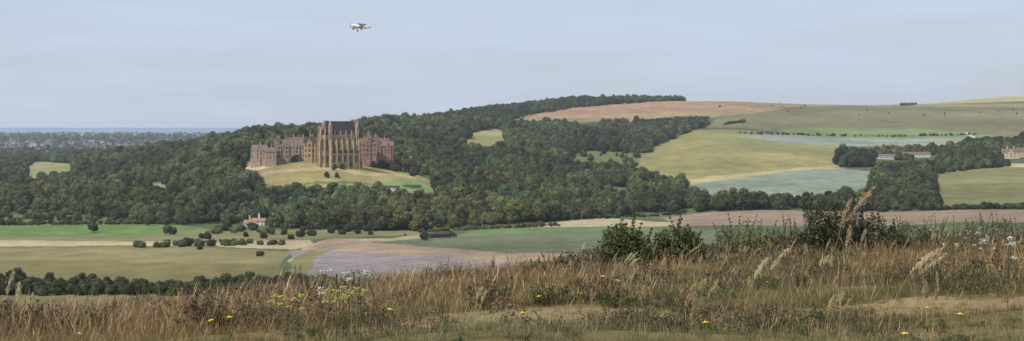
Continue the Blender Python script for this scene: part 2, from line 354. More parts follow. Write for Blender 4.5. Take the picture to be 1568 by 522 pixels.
fill([(985,326),(1200,322),(1440,322),(1436,304),(1330,304),(1270,316),(1180,316),(1100,316),(1040,312),(990,312)],10,.8,1.15,prob=.8,bright=.9)
fill([(1330,306),(1436,312),(1420,268),(1345,272)],10,.8,1.2,bright=.8)
fill([(1285,256),(1335,256),(1335,249),(1285,249)],9,1.2,1.5,bright=.75)
fill([(1335,272),(1440,266),(1545,256),(1545,250),(1436,252),(1425,254),(1338,262)],9,.6,.9,bright=.85)
fill([(1440,250),(1530,248),(1530,242),(1528,238),(1640,225),(1640,216),(1500,222),(1440,234)],9,.75,1.1,bright=.85)
fill([(1330,238),(1430,238),(1436,231),(1335,232)],9,.6,.95,bright=.85)
fill([(1370,246),(1400,246),(1400,244),(1370,244)],8,.4,.6,bright=.85)
fill([(-400,None,930),(430,None,930),(430,None,960),(-400,None,965)],5.5,.4,.7,kinds=8,bright=.75)
fill([(430,None,940),(520,None,960),(520,None,985),(430,None,985)],6,.3,.5,kinds=8,bright=.75)
for a,bb,y0,y1,kk in ((195,375,380,376,.5),(640,700,366,362,.6),(1425,1640,322,322,.8),(990,1085,186,182,1.0),(1108,1140,192,188,.8),(1380,1402,162,160,1.),(0,240,345,343,.8),(640,860,356,346,.8),(300,440,372,376,.35),(470,640,352,352,.8),(860,1050,338,327,.5),(1130,1500,205,206,.12)):
    fill([(a,y0),(bb,y1),(bb,y1-2.0),(a,y0-2.0)],4,.5,1.1,kinds=2,lo=10,prob=kk*.8)
fill([(-300,343),(225,340),(190,318),(-300,318)],14,.8,1.6,kinds=2,lo=10,prob=.75,bright=1.1)
fill([(-300,336),(225,336),(190,318),(-300,318)],30,.5,.9,prob=.6,bright=1.)
fill([(290,366),(620,362),(640,352),(340,350)],16,.7,1.4,kinds=2,lo=10,prob=.6)
fill([(1090,None,4100),(1568,None,4100),(1568,None,4400),(1090,None,4400)],40,.4,.9,kinds=2,lo=10,prob=.12)
fill([(395,300),(660,316),(660,304),(420,290)],18,.5,.8,prob=.4)
fill([(865,262),(990,262),(985,236),(880,234)],22,.5,.9,prob=.4)
def single(px,py,idx,s,t=.9):
    D=hit(px,py); addtrees(np.array([px*1.]),np.array([D]),np.array([idx]),np.array([[s,s,s]])*random.uniform(.85,1.15),np.array([[t,t,t]]))
for px,py,i,s,t in ((142,356,0,.75,.8),(262,359,10,1.6,.9),(345,353,3,.85,1.1),(450,248,4,.6,1.),(512,261,2,.45,.7),(524,259,3,.6,.7),(530,252,4,.6,.7),(545,250,9,.75,.6),
    (556,250,8,.85,.7),(566,251,9,.8,.6),(578,253,8,.9,.7),(590,255,9,.85,.7),(600,258,8,.85,.7),(612,262,9,.85,.7),(560,253,3,.75,.7),(545,254,1,.75,.8),(585,258,5,.8,.8),(620,264,8,.8,.7),(398,392,11,1.1,.8),(305,382,11,1.,.8),
    (1305,256,3,1.7,.75),(1322,254,6,1.4,.75),(650,368,1,.6,.9),(445,366,11,1.,.9),(500,272,2,.5,.8),(516,272,1,.45,.8),(536,258,5,.6,.8),(551,256,9,.8,.7),(572,258,2,.7,.7),(603,262,6,.8,.8),(632,270,4,.8,.8),(228,346,2,.6,1.),(118,340,5,.7,1.)):
    single(px,py,i,s,t)
# ------------------------------------------------------------------ buildings
class Geo:
    def __init__(s): s.v=[];s.f=[]
    def add(s,V,Fs):
        o=len(s.v); s.v+= [tuple(x) for x in V]; s.f+=[tuple(i+o for i in f) for f in Fs]
    def box(s,cx,cy,z0,sx,sy,h,a=0,tx=1.,ty=1.):
        ca,sa=math.cos(a),math.sin(a); V=[]
        for z,kx,ky in ((z0,1,1),(z0+h,tx,ty)):
            for dx,dy in ((-1,-1),(1,-1),(1,1),(-1,1)):
                x=dx*sx/2*kx;y=dy*sy/2*ky; V.append((cx+x*ca-y*sa,cy+x*sa+y*ca,z))
        s.add(V,[(3,2,1,0),(4,5,6,7),(0,1,5,4),(1,2,6,5),(2,3,7,6),(3,0,4,7)])
    def pyr(s,cx,cy,z0,sx,h,n=4,a=math.pi/4):
        r=sx/2/math.cos(math.pi/n); V=[(cx+r*math.cos(a+i*2*math.pi/n),cy+r*math.sin(a+i*2*math.pi/n),z0) for i in range(n)]+[(cx,cy,z0+h)]
        s.add(V,[tuple(range(n))[::-1]]+[(i,(i+1)%n,n) for i in range(n)])
    def gable(s,cx,cy,z0,L,W,h,over=.5,a=0):
        ca,sa=math.cos(a),math.sin(a); L2=L/2+over;W2=W/2+over
        V=[(-L2,-W2,z0),(L2,-W2,z0),(L2,W2,z0),(-L2,W2,z0),(-L2,0,z0+h),(L2,0,z0+h)]
        V=[(cx+x*ca-y*sa,cy+x*sa+y*ca,z) for x,y,z in V]
        s.add(V,[(3,2,1,0),(0,1,5,4),(2,3,4,5),(0,4,3),(1,2,5)])
    def panel(s,cx,cy,z0,w,h,nx,ny,d=.12,arch=True):
        l=math.hypot(nx,ny);nx/=l;ny/=l; tx,ty=-ny,nx
        pr=[(-w/2,0),(w/2,0),(w/2,h*.78),(w*.28,h*.92),(0,h),(-w*.28,h*.92),(-w/2,h*.78)] if arch else [(-w/2,0),(w/2,0),(w/2,h),(-w/2,h)]
        V=[(cx+tx*p+nx*k,cy+ty*p+ny*k,z0+q) for k in (d,-.3) for p,q in pr]; n=len(pr)
        s.add(V,[tuple(range(n))]+[(i,i+n,(i+1)%n+n,(i+1)%n) for i in range(n)])
    def ob(s,name,mat,parent,smooth=False):
        me=bpy.data.meshes.new(name); me.from_pydata(s.v,[],s.f); me.materials.append(mat); me.update()
        bm=bmesh.new(); bm.from_mesh(me); bmesh.ops.recalc_face_normals(bm,faces=bm.faces); bm.to_mesh(me); bm.free()
        o=bpy.data.objects.new(name,me); return link(o,parent)
M_stone=simple('chapel_stone',lin(168,144,114),.25,.25); M_slate=simple('slate_roof',lin(62,56,60),.2,.3)
M_glass=simple('dark_glass',(.035,.035,.04),.2,1,rough=.3); M_lead=simple('leaded_window',(.095,.085,.075),.2,1,rough=.5); M_flint=simple('flint_wall',lin(150,132,114),.25,.3)
M_tile=simple('red_tile_roof',lin(110,90,82),.3,.3); M_brick=simple('red_brick',lin(146,116,104),.25,.3); M_white=simple('white_render',lin(200,197,190),.08,.5)
M_otile=simple('orange_tile_roof',lin(150,112,92),.2,.5)
Dc=1950.; base=P(519,Dc); base.z=EYE-(250-HY)*Dc/F; ch=empty('gothic_chapel',base,math.radians(33))
W=Geo();R=Geo();G=Geo()
NL=33; wv=6.6; hw=29.; rid=45.5; ax=-15; cx0=ax+NL/2
W.box(cx0,0,-14,NL,2*wv,hw+14); R.gable(cx0,0,hw+.02,NL,2*wv,rid-hw-1,.3)
W.box(cx0,wv+.15,hw,NL,.5,1.4); W.box(cx0,-wv-.15,hw,NL,.5,1.4)
for sg in (-1,1):
    W.box(cx0,sg*(wv+2.2),-14,NL,4.4,25); R.box(cx0,sg*(wv+2.1),11.05,NL-.4,3.8,2.2,0,1,.1)
nb=5; xs=[ax+NL/nb*i for i in range(nb+1)]
for i,x in enumerate(xs):
    for sg in (-1,1):
        W.box(x,sg*(wv+4.8),-14,1.5,2.6,34); W.box(x,sg*(wv+4.6),20,1.3,1.6,3.); W.pyr(x,sg*(wv+4.6),23,1.5,4)
        W.box(x,sg*(wv+.4),-6,1.3,1.,37.2); W.pyr(x,sg*(wv+.4),31.2,1.3,4.5)
        y0=sg*(wv+4.4);y1=sg*(wv+.6)
        for z in (19.,13.):
            V=[(x-.4,y0,z-1.6),(x+.4,y0,z-1.6),(x+.4,y1,z+3.4),(x-.4,y1,z+3.4),(x-.4,y0,z),(x+.4,y0,z),(x+.4,y1,z+5.2),(x-.4,y1,z+5.2)]
            W.add(V,[(3,2,1,0),(4,5,6,7),(0,1,5,4),(1,2,6,5),(2,3,7,6),(3,0,4,7)])
    if i<nb:
        xm=x+NL/nb/2
        for sg in (-1,1):
            G.panel(xm,sg*wv,14.5,3.2,12.5,0,sg); G.panel(xm,sg*(wv+4.4),1.5,2.4,7.5,0,sg)
            for k in (-.5,.5): W.box(xm+k,sg*(wv+.16),14.5,.3,.2,10)
ang=[math.radians(90+i*36) for i in range(6)]
pt=[(ax+7.*math.cos(t),6.7*math.sin(t)) for t in ang]
V=[(x,y,-14) for x,y in pt]+[(x,y,hw+1) for x,y in pt]; n=6
W.add(V,[(i,i+n,(i+1)%n+n,(i+1)%n) for i in range(n)]+[tuple(range(n,2*n))])
V=[(x,y,hw+1.05) for x,y in pt]+[(ax,0,rid-1)]; R.add(V,[(i,(i+1)%n,n) for i in range(n-1)]+[tuple(range(n))])
for i in range(n):
    x,y=pt[i]; dx,dy=x-ax,y; l=math.hypot(dx,dy);dx/=l;dy/=l; a=math.atan2(dy,dx)
    W.box(x+dx*1.2,y+dy*1.2,-14,3.6,1.4,38,a); W.box(x+dx*.8,y+dy*.8,24,2.2,1.3,8,a); W.box(x+dx*.6,y+dy*.6,32,1.4,1.2,3.5,a); W.pyr(x+dx*.6,y+dy*.6,35.5,1.4,5.)
    if i<n-1:
        x2,y2=pt[i+1]; mx,my=(x+x2)/2,(y+y2)/2; G.panel(mx,my,13,1.9,14,mx-ax,my); G.panel(mx,my,1,1.8,7.5,mx-ax,my)
xw=ax+NL
for sg in (-1,1):
    W.box(ax+1,sg*(wv+.6),-6,2.8,2.8,47); W.pyr(ax+1,sg*(wv+.6),41,3.,5,8)
    W.box(xw,sg*(wv+.4),-6,3.,3.,45); W.pyr(xw,sg*(wv+.4),39,3.2,9,8)
V=[(xw-.1,-wv,hw),(xw-.1,wv,hw),(xw-.1,0,rid+.6),(xw+.7,-wv,hw),(xw+.7,wv,hw),(xw+.7,0,rid+.6)]
W.add(V,[(0,1,2),(3,5,4),(0,2,5,3),(1,4,5,2)])
W.ob('walls',M_stone,ch);R.ob('roof',M_slate,ch);G.ob('windows',M_lead,ch)
def house(name,px0,px1,pyb,h_e,h_r,depth,D,yaw=0,wall=None,roof=None,floors=3,gables=0,chim=2,tower=None):
    Wd=(px1-px0)/F*D; c=(px0+px1)/2; e=empty(name,P(c,D+depth/2),math.radians(yaw)); 
    zb=EYE-(pyb-HY)*D/F; e.location.z=zb
    W=Geo();R=Geo();G=Geo(); W.box(0,0,-10,Wd,depth,h_e+10); R.gable(0,0,h_e+.02,Wd,depth,h_r-h_e,.4)
    for sx in (-1,1):
        W.add([(sx*(Wd/2+.42),-depth/2,h_e),(sx*(Wd/2+.42),depth/2,h_e),(sx*(Wd/2+.42),0,h_r-.6),(sx*(Wd/2+.1),-depth/2,h_e),(sx*(Wd/2+.1),depth/2,h_e),(sx*(Wd/2+.1),0,h_r-.6)],[(0,1,2),(3,5,4),(0,2,5,3),(1,4,5,2)])
    nw=max(2,int(Wd/3.4)); 
    for fl in range(floors):
        zz=h_e*(fl+.25)/floors
        for k in range(nw):
            x=-Wd/2+(k+.5)*Wd/nw; G.panel(x,-depth/2,zz,1.2,h_e/floors*.52,0,-1,.06,False)
        for k in range(max(1,int(depth/4))): 
            y=-depth/2+(k+.5)*depth/max(1,int(depth/4)); G.panel(-Wd/2,y,zz,1.2,h_e/floors*.52,-1,0,.06,False); G.panel(Wd/2,y,zz,1.2,h_e/floors*.52,1,0,.06,False)
    for k in range(gables):
        x=-Wd/2+(k+.5)*Wd/gables; gw=min(6.,Wd/gables*.55)
        W.box(x,-depth/2-.5,-10,gw,1.2,h_e+10); hh=gw*.75
        W.add([(x-gw/2,-depth/2-1.1,h_e),(x+gw/2,-depth/2-1.1,h_e),(x,-depth/2-1.1,h_e+hh),(x-gw/2,-depth/2-.6,h_e),(x+gw/2,-depth/2-.6,h_e),(x,-depth/2-.6,h_e+hh)],[(0,1,2),(3,5,4),(0,2,5,3),(1,4,5,2)])
        R.add([(x-gw/2-.2,-depth/2-.58,h_e),(x+gw/2+.2,-depth/2-.58,h_e),(x,-depth/2-.58,h_e+hh+.2),(x-gw/2-.2,-depth*.1,h_e),(x+gw/2+.2,-depth*.1,h_e),(x,-depth*.1,h_e+hh+.2)],[(0,1,2),(3,5,4),(0,2,5,3),(1,4,5,2)])
        for fl in range(floors): G.panel(x,-depth/2-1.1,h_e*(fl+.25)/floors,1.8,h_e/floors*.55,0,-1,.06,False)
        G.panel(x,-depth/2-1.1,h_e+.3,1.0,hh*.45,0,-1,.06)
    for k in range(chim):
        x=-Wd/2+(k+.7)*Wd/(chim+.4); W.box(x,.9,h_e+1,1.3,1.8,h_r-h_e+2.2); W.box(x,.9,h_r+3.2,1.6,2.1,.35)
    if tower:
        tx,tw,th=tower; W.box(tx*Wd/2,-depth*.3,-8,tw,tw,th+8); R.pyr(tx*Wd/2,-depth*.3,th+.02,tw+.6,tw*1.3)
        for zz in range(2,int(th)-1,4): G.panel(tx*Wd/2,-depth*.3-tw/2,zz,1.2,2.2,0,-1,.06)
    W.ob('walls',wall or M_flint,e);R.ob('roof',roof or M_tile,e);G.ob('windows',M_glass,e); return e
M_groof=simple('grey_tile_roof',lin(108,98,95),.25,.3)
house('college_building',386,410,243,9,15,11,1990,-12,gables=1,chim=1,roof=M_groof)
house('college_building',407,424,244,8,13,12,1975,0,gables=0,chim=1)
house('college_building',421,444,243,14,21,12,1990,10,gables=2,chim=2,tower=(-.7,4,21))
house('college_building',444,468,241,12,18,12,2010,0,gables=1,chim=2,roof=M_groof)
house('college_building',466,484,242,16,23,12,1975,0,wall=M_stone,gables=1,chim=1,roof=M_slate)
house('college_building',440,488,236,12,19,12,2060,0,gables=3,chim=3)
house('college_building',549,576,240,14,19,12,2010,8,wall=M_brick,gables=1,chim=2,tower=(.1,4.5,23))
house('college_building',572,602,236,9,14,12,2030,5,wall=M_brick,gables=2,chim=3,tower=(-.8,4,18),roof=M_groof)
house('college_building',552,596,236,12,18,12,2075,5,wall=M_brick,gables=0,chim=4)
Dh=hit(390,347); house('farmhouse',374,391,347,2.8,5.6,7,Dh,12,wall=M_white,roof=M_otile,floors=1,chim=1)
house('farmhouse',386,407,346,4.,6.6,7,Dh+9,-8,wall=M_white,roof=M_otile,floors=2,chim=1)
house('village_hall',363,389,271,3,6.5,10,hit(376,273),15,wall=M_white,roof=simple('pale_roof',lin(180,175,173),.1,.4),floors=1,chim=0)
house('sports_pavilion',588,612,291,2.6,4.2,6,hit(600,292),0,wall=M_white,roof=M_slate,floors=1,chim=0)
house('lodge_house',618,640,256,5,9,8,hit(630,258),-25,wall=M_white,roof=M_slate,floors=2,chim=1)
house('field_shed',664,688,364,2.6,4.,6,hit(676,364),10,wall=M_slate,roof=M_slate,floors=1,chim=0)
house('farm_shed',1340,1378,243,4.5,6.5,14,hit(1360,244),4,wall=M_white,roof=simple('shed_roof',lin(112,104,102),.15,.3),floors=1,chim=0)
house('farm_shed',1378,1424,240,3.6,7.,14,hit(1400,241),-6,wall=M_white,roof=M_tile,floors=1,chim=0)
house('farm_shed',1352,1424,236,4,7.,14,hit(1390,236),0,wall=M_flint,roof=M_tile,floors=1,chim=0)
M_cream=simple('cream_render',lin(196,178,152),.1,.5)
house('country_house',1535,1560,241,7,12,12,hit(1550,243),-10,wall=M_cream,roof=M_tile,floors=2,gables=1,chim=2)
house('country_house',1556,1600,238,6,11,12,hit(1575,240),8,wall=M_cream,roof=M_tile,floors=2,gables=1,chim=2)
Dn=hit(630,288); e=empty('tennis_court_fence',P(630,Dn)); g=Geo(); 
for y in (0,16): g.box(0,y,0,19,.08,3.)
for x in (-9.5,9.5): g.box(x,8,0,.08,16,3.)
g.ob('mesh_screen',simple('green_screen',lin(50,104,84),.1,1),e); g=Geo()
for k in range(8): g.box(-9.6+k*2.74,-.12,0,.12,.12,3.2)
g.ob('posts',M_slate,e)
M_pole=simple('pole_wood',(.3,.27,.23),.2,1)
def pole(px,py,h):
    D=hit(px,py); e=empty('utility_pole',P(px,D)); g=Geo(); g.box(0,0,-.5,.34,.34,h+.5,0,.7,.7); g.box(0,-.22,h-1,2.4,.14,.14); 
    for x in (-1,0,1): g.box(x,-.22,h-.86,.09,.09,.25)
    g.ob('pole',M_pole,e)
for px,py,h in ((124,332,14),(738,350,10),(891,341,10),(108,306,14),(218,300,12),(40,352,8)): pole(px,py,h)
def town(name,n,box,wmat,rmat,hr,seed):
    r=random.Random(seed); e=empty(name,(0,0,0)); W=Geo();R=Geo()
    for _ in range(n):
        px=r.uniform(box[0],box[1]); D=math.exp(r.uniform(math.log(box[2]),math.log(box[3]))); p=P(px,D); w=r.uniform(9,26); d=r.uniform(9,16); h=r.uniform(*hr)
        if r.random()<.012: h*=2
        a=r.uniform(0,3.14); W.box(p.x,p.y,p.z-3,w,d,h+3,a)
        if h<14: R.gable(p.x,p.y,p.z+h+.02,w,d,d*.35,.4,a)
        else: R.box(p.x,p.y,p.z+h+.02,w+.5,d+.5,.8,a)
    W.ob('walls',wmat,e);R.ob('roofs',rmat,e)
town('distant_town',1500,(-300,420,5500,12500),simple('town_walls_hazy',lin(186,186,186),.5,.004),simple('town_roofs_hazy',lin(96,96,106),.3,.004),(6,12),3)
town('seafront_buildings',140,(-300,420,10500,13200),simple('seafront_walls_hazy',lin(170,176,184),.4,.004),simple('seafront_roofs_hazy',lin(116,122,130),.2,.004),(10,28),5)  # wall and roof colours carry a bluish distance haze
fill([(-500,None,7800),(400,None,7800),(430,None,13000),(-500,None,13000)],46,1.,1.7,prob=.65,bright=.9)
pts=np.concatenate(TP); sc=np.concatenate(TS); ti=np.concatenate(TI); tt=np.concatenate(TT)
print('TREES',len(pts))
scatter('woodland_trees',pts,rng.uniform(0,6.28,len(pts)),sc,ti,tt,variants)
M_face=simple('sheep_face',(.25,.22,.2),.1,1)
def sheep(px,py,rz):
    D=hit(px,py); e=empty('sheep',P(px,D),rz); g=Geo()
    for (x,z,s) in ((-.32,.72,.36),(0,.75,.4),(.32,.72,.36)): g.add((ICV*np.array([s,s*.85,s*.85])+np.array([x,0,z])),ICF.tolist())
    g.ob('fleece',M_white,e); g=Geo()
    g.add(ICV*np.array([.2,.11,.13])+np.array([.76,0,.85]),ICF.tolist())
    g.add(ICV*np.array([.14,.13,.2])+np.array([.6,0,.85]),ICF.tolist())
    for x in (-.35,.35):
        for y in (-.16,.16): g.box(x,y,0,.1,.1,.5)
    g.ob('head_and_legs',M_face,e)
for k in range(9): sheep(1012+random.uniform(0,34),234+random.uniform(0,16),random.uniform(0,6))
# ------------------------------------------------------------------ aircraft
def lathe(prof,n=12):
    V=[];Fs=[]
    for (x,r,zc) in prof:
        for k in range(n): t=2*math.pi*k/n; V.append((x,r*math.cos(t),zc+r*1.15*math.sin(t)))
    for i in range(len(prof)-1):
        for k in range(n): Fs.append((i*n+k,i*n+(k+1)%n,(i+1)*n+(k+1)%n,(i+1)*n+k))
    Fs.append(tuple(range(n))[::-1]); Fs.append(tuple(range((len(prof)-1)*n,len(prof)*n))); return V,Fs
Da=640.; ap=empty('light_aircraft',((551-CX)/F*Da,Da,EYE+(HY-41)/F*Da)); ap.rotation_euler=(math.radians(7),math.radians(-6),math.radians(180+30))
Mw=simple('aircraft_white_paint',(.78,.78,.78),.04,1,rough=.35,spec=.5); g=Geo()
g.add(*lathe([(3.45,.12,0),(3.3,.32,0),(2.7,.5,.0),(1.6,.58,.02),(.6,.62,.12),(-.6,.6,.12),(-1.8,.42,.1),(-3.,.25,.15),(-3.9,.1,.22)]))
g.ob('fuselage',Mw,ap,True)
g=Geo()
def foil(x0,x1,y0,y1,z0,z1,c0,c1,t):
    V=[]
    for (x,y,z,c) in ((x0,y0,z0,c0),(x1,y1,z1,c1)): V+=[(x+c/2,y,z),(x+c*.2,y,z+t),(x-c/2,y,z),(x+c*.1,y,z-t*.6)]
    g.add(V,[(0,1,2,3),(7,6,5,4)]+[(i,i+4,(i+1)%4+4,(i+1)%4) for i in range(4)])
for sg in (-1,1): foil(.4,.3,sg*.3,sg*4.9,-.4,.15,1.65,1.25,.13); foil(-3.5,-3.6,0,sg*1.75,.2,.2,.95,.7,.05)
g.ob('wings_and_tailplane',Mw,ap); g=Geo()
g.add([(-2.7,-.05,.35),(-2.7,.05,.35),(-3.9,.05,.3),(-3.9,-.05,.3),(-3.6,-.03,1.75),(-3.6,.03,1.75),(-4.15,.03,1.75),(-4.15,-.03,1.75)],[(3,2,1,0),(4,5,6,7),(0,1,5,4),(1,2,6,5),(2,3,7,6),(3,0,4,7)])
g.ob('tail_fin',Mw,ap); g=Geo()
g.add(*lathe([(1.25,.1,.62),(.7,.44,.62),(-.3,.48,.66),(-1.2,.15,.6)],10)); g.ob('cockpit_windows',M_glass,ap); g=Geo()
for x,y in ((2.5,0),(.1,1.5),(.1,-1.5)):
    g.box(x,y,-1.05,.12,.12,.75)
    V=[(x+.28*math.cos(k*math.pi/5),y+s_*.09,-1.1+.28*math.sin(k*math.pi/5)) for s_ in (-1,1) for k in range(10)]
    g.add(V,[tuple(range(10)),tuple(range(19,9,-1))]+[(k,(k+1)%10,(k+1)%10+10,k+10) for k in range(10)])
g.box(3.52,0,-.9,.06,.16,1.8,0); g.ob('undercarriage_and_propeller',M_glass,ap)
# ------------------------------------------------------------------ foreground meadow
def strips(paths,widths,cols_,r):
    n,Lv,_=paths.shape; th=r.uniform(0,np.pi,n); s=np.stack([np.cos(th),np.sin(th),np.zeros(n)],1)[:,None,:]
    A=paths-s*widths[...,None]/2; B=paths+s*widths[...,None]/2
    V=np.stack([A,B],2).reshape(-1,3); Cc=np.repeat(cols_.reshape(-1,3),2,0)
    b0=(np.arange(n)*Lv*2)[:,None]+np.arange(Lv-1)[None]*2; b0=b0.ravel()
    return V,np.stack([b0,b0+1,b0+3,b0+2],1),Cc
straw=np.array(lin(184,164,118)); green=np.array(lin(100,112,58)); brown=np.array(lin(138,112,76)); pink=np.array(lin(156,124,98)); pale=np.array(lin(206,190,150))
def tuft(name,seed,nb=34,ns=7,h=.3,hs=.55,rad=.2,gfrac=.4,wide=1.):
    r=np.random.default_rng(seed)
    def mk(n,hh,w,prof,kind):
        Lv=len(prof); a=r.uniform(0,6.28,n); rr=rad*np.sqrt(r.uniform(0,1,n)); t=np.linspace(0,1,Lv)
        hgt=hh*r.uniform(.45,1.15,n); ln=r.uniform(.05,1.1,n)*hgt*(1 if kind==0 else .5); b=r.uniform(0,6.28,n)
        p=np.zeros((n,Lv,3)); p[...,0]=(rr*np.cos(a))[:,None]+(ln*np.cos(b))[:,None]*t**2; p[...,1]=(rr*np.sin(a))[:,None]+(ln*np.sin(b))[:,None]*t**2
        p[...,2]=hgt[:,None]*(t-.25*t**3*(kind==0))-.03
        wd=np.array(prof)[None]*w*r.uniform(.6,1.3,(n,1))
        if kind==0:
            g=(r.uniform(size=n)<gfrac)[:,None]; b2=(r.uniform(size=n)<.5)[:,None]
            c=np.where(g,green,np.where(b2,straw,brown))*r.uniform(.55,1.25,(n,1))
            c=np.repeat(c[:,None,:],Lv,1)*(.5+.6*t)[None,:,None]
        else:
            hc=np.where((r.uniform(size=n)<.55)[:,None],pink,straw)*r.uniform(.7,1.3,(n,1)); sc_=(straw*.6+brown*.2)*r.uniform(.6,1.1,(n,1))
            m=(t>.72)[None,:,None]; c=np.where(m,hc[:,None,:],sc_[:,None,:])
        return strips(p,wd,c,r)
    A=mk(nb,h,.0045*wide,[1,.95,.7,.15],0); B=mk(ns,hs,.0026*wide,[.8,.8,.7,.7,.8,2.8,3.6,2.,.4],1)
    V=np.concatenate([A[0],B[0]]); Q=np.concatenate([A[1],B[1]+len(A[0])]); Cc=np.concatenate([A[2],B[2]])
    me=mesh_np(name,V,Q,attrs={'c':Cc}); me.materials.append(M_grass); return bpy.data.objects.new(name,me)
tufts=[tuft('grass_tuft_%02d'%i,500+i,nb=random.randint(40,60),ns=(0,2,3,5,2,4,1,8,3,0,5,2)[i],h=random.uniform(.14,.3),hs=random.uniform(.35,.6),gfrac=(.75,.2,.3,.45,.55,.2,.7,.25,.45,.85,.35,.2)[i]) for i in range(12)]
def leafcloud(r,cen,s,nleaf,leaf,base):
    li=r.integers(0,len(cen),nleaf); d=r.normal(size=(nleaf,3)); d/=np.linalg.norm(d,axis=1)[:,None]
    p=cen[li]+d*(s[li]*r.uniform(.45,1.2,nleaf)**.8)[:,None]; nn=d+r.normal(size=p.shape)*.9; nn/=np.linalg.norm(nn,axis=1)[:,None]
    a=np.cross(nn,r.normal(size=p.shape)); a/=np.linalg.norm(a,axis=1)[:,None]; b=np.cross(nn,a); sz=(leaf*r.uniform(.6,1.3,nleaf))[:,None]*.5
    V=np.stack([p-a*sz*1.3,p-b*sz*.7,p+a*sz*1.3,p+b*sz*.7],1).reshape(-1,3); Cc=np.repeat(base*r.uniform(.5,1.5,(nleaf,1)),4,0)
    return V,np.arange(nleaf*4).reshape(-1,4),Cc
def herb(name,seed,h,w,nleaf,leaf,base):
    r=np.random.default_rng(seed); n=9; cen=np.stack([r.uniform(-.5,.5,n)*w,r.uniform(-.5,.5,n)*w,r.uniform(.1,.85,n)*h],1); s=r.uniform(.12,.26,n)*h
    A=leafcloud(r,cen,s,nleaf,leaf,np.array(base)); Vt=[];Qt=[];o=0
    for c in cen: t=tube((c[0]*.3,c[1]*.3,0),c+np.array([0,0,.03]),.004,.002,4); Vt.append(t[0]);Qt.append(t[1]+o);o+=8
    T=np.concatenate(Vt); V=np.concatenate([A[0],T]); Q=np.concatenate([A[1],np.concatenate(Qt)+len(A[0])]); Cc=np.concatenate([A[2],np.tile((.1,.08,.05),(len(T),1))])
    me=mesh_np(name,V,Q,attrs={'c':Cc}); me.materials.append(M_grass); return bpy.data.objects.new(name,me)
tufts+=[herb('grass_tuft_%02d'%(12+i),900+i,(.28,.36,.24,.4)[i],(.4,.3,.5,.35)[i],170,.03,((.09,.105,.04),(.12,.12,.055),(.075,.09,.035),(.15,.11,.065))[i]) for i in range(4)]
GP=[];GS=[];GT=[];GI=[]
def grassband(d0,d1,dens,umax=.34,wk=1.):
    A=umax*(d1*d1-d0*d0); n=int(A*dens); D=np.sqrt(rng.uniform(d0*d0,d1*d1,n)); u=rng.uniform(-umax,umax,n); px=CX+F*u
    x=u*D; z=ground(px,D); pn=vnoise(x,D,2.2,31); pn2=vnoise(x,D,5,32); hn=vnoise(x,D,1.6,35)*.6+vnoise(x,D,6,36)*.4
    s=(.4+.95*pn)*rng.uniform(.6,1.3,n)
    s*=np.clip((D-8)/14,.4,1)
    P2=vnoise(x,D,2,44); path=(D>19.3+P2*1.2)&(D<24.2+P2)&(px>420+260*P2); s=np.where(path,.24,s)
    s=np.where((D<=19.3)&(px>700),s*.75,s)
    v=.74+.42*pn2+rng.uniform(-.2,.2,n); hue=(vnoise(x,D,3.2,33)-.5)*.8+rng.normal(0,.07,n)
    t=np.stack([v*(1+hue*.33),v*(1-hue*.1),v*(1-hue*.3)],1); t[path]*=1.2
    ix=rng.integers(0,12,n); hb_=(hn>.56)&(rng.uniform(size=n)<.4)&~path; ix[hb_]=rng.integers(12,16,hb_.sum()); t[hb_]=rng.uniform(.7,1.25,(hb_.sum(),1))
    GP.append(np.stack([x,D,z],1)); GS.append(np.stack([s*wk,s*wk,s],1)); GT.append(t); GI.append(ix)
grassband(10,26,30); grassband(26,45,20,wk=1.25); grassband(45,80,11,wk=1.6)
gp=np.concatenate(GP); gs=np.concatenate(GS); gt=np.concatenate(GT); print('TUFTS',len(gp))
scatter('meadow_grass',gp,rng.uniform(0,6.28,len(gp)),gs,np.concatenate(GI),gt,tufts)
def bush(name,px,D,w,h,seed,base,nleaf=4200,leaf=.065,spikes=16):
    r=np.random.default_rng(seed); o=P(px,D); n=20
    cen=np.stack([r.uniform(-.5,.5,n)*w,r.uniform(-.4,.4,n)*w*.8,r.uniform(.1,.7,n)*h],1); s=r.uniform(.15,.27,n)*h
    cen[:,2]*=np.clip(1.15-(np.abs(cen[:,0])/(w*.55))**2,.3,1)
    sh=[];ss=[];Vt=[];Qt=[];oo=0
    for k in range(spikes):
        x0=r.uniform(-.42,.42)*w; top=h*r.uniform(.6,1.25)*(1-.5*(abs(x0)/(w*.5))**2); dx=r.uniform(-.3,.3); y0=r.uniform(-.3,.3)*w
        for q in np.linspace(.5,1,7): sh.append((x0+dx*q*q,y0,top*q)); ss.append(.07*h*(1.3-q))
        t=tube((x0,y0,0),(x0+dx*.4,y0,top*.6),.012,.008,4); Vt.append(t[0]);Qt.append(t[1]+oo);oo+=8
        t=tube((x0+dx*.4,y0,top*.6),(x0+dx,y0,top),.008,.003,4); Vt.append(t[0]);Qt.append(t[1]+oo);oo+=8
    A=leafcloud(r,cen,s,nleaf,leaf,np.array(base)); B=leafcloud(r,np.array(sh),np.array(ss),int(nleaf*.4),leaf*.7,np.array(base)*1.3)
    T=np.concatenate(Vt); TQ=np.concatenate(Qt)
    V=np.concatenate([A[0],B[0],T]); Q=np.concatenate([A[1],B[1]+len(A[0]),TQ+len(A[0])+len(B[0])]); Cc=np.concatenate([A[2],B[2],np.tile((.09,.06,.04),(len(T),1))])
    me=mesh_np(name,V,Q,attrs={'c':Cc}); me.materials.append(M_plant); ob=bpy.data.objects.new(name,me); ob.location=o; link(ob)
bc=(.09,.1,.04); hc_=(.115,.11,.05)
bush('bramble_bush',960,48,1.2,1.5,1,bc,5500); bush('bramble_bush',1035,49,1.6,1.2,2,bc,5500); bush('bramble_bush',998,47,2.0,.85,3,bc,6000)
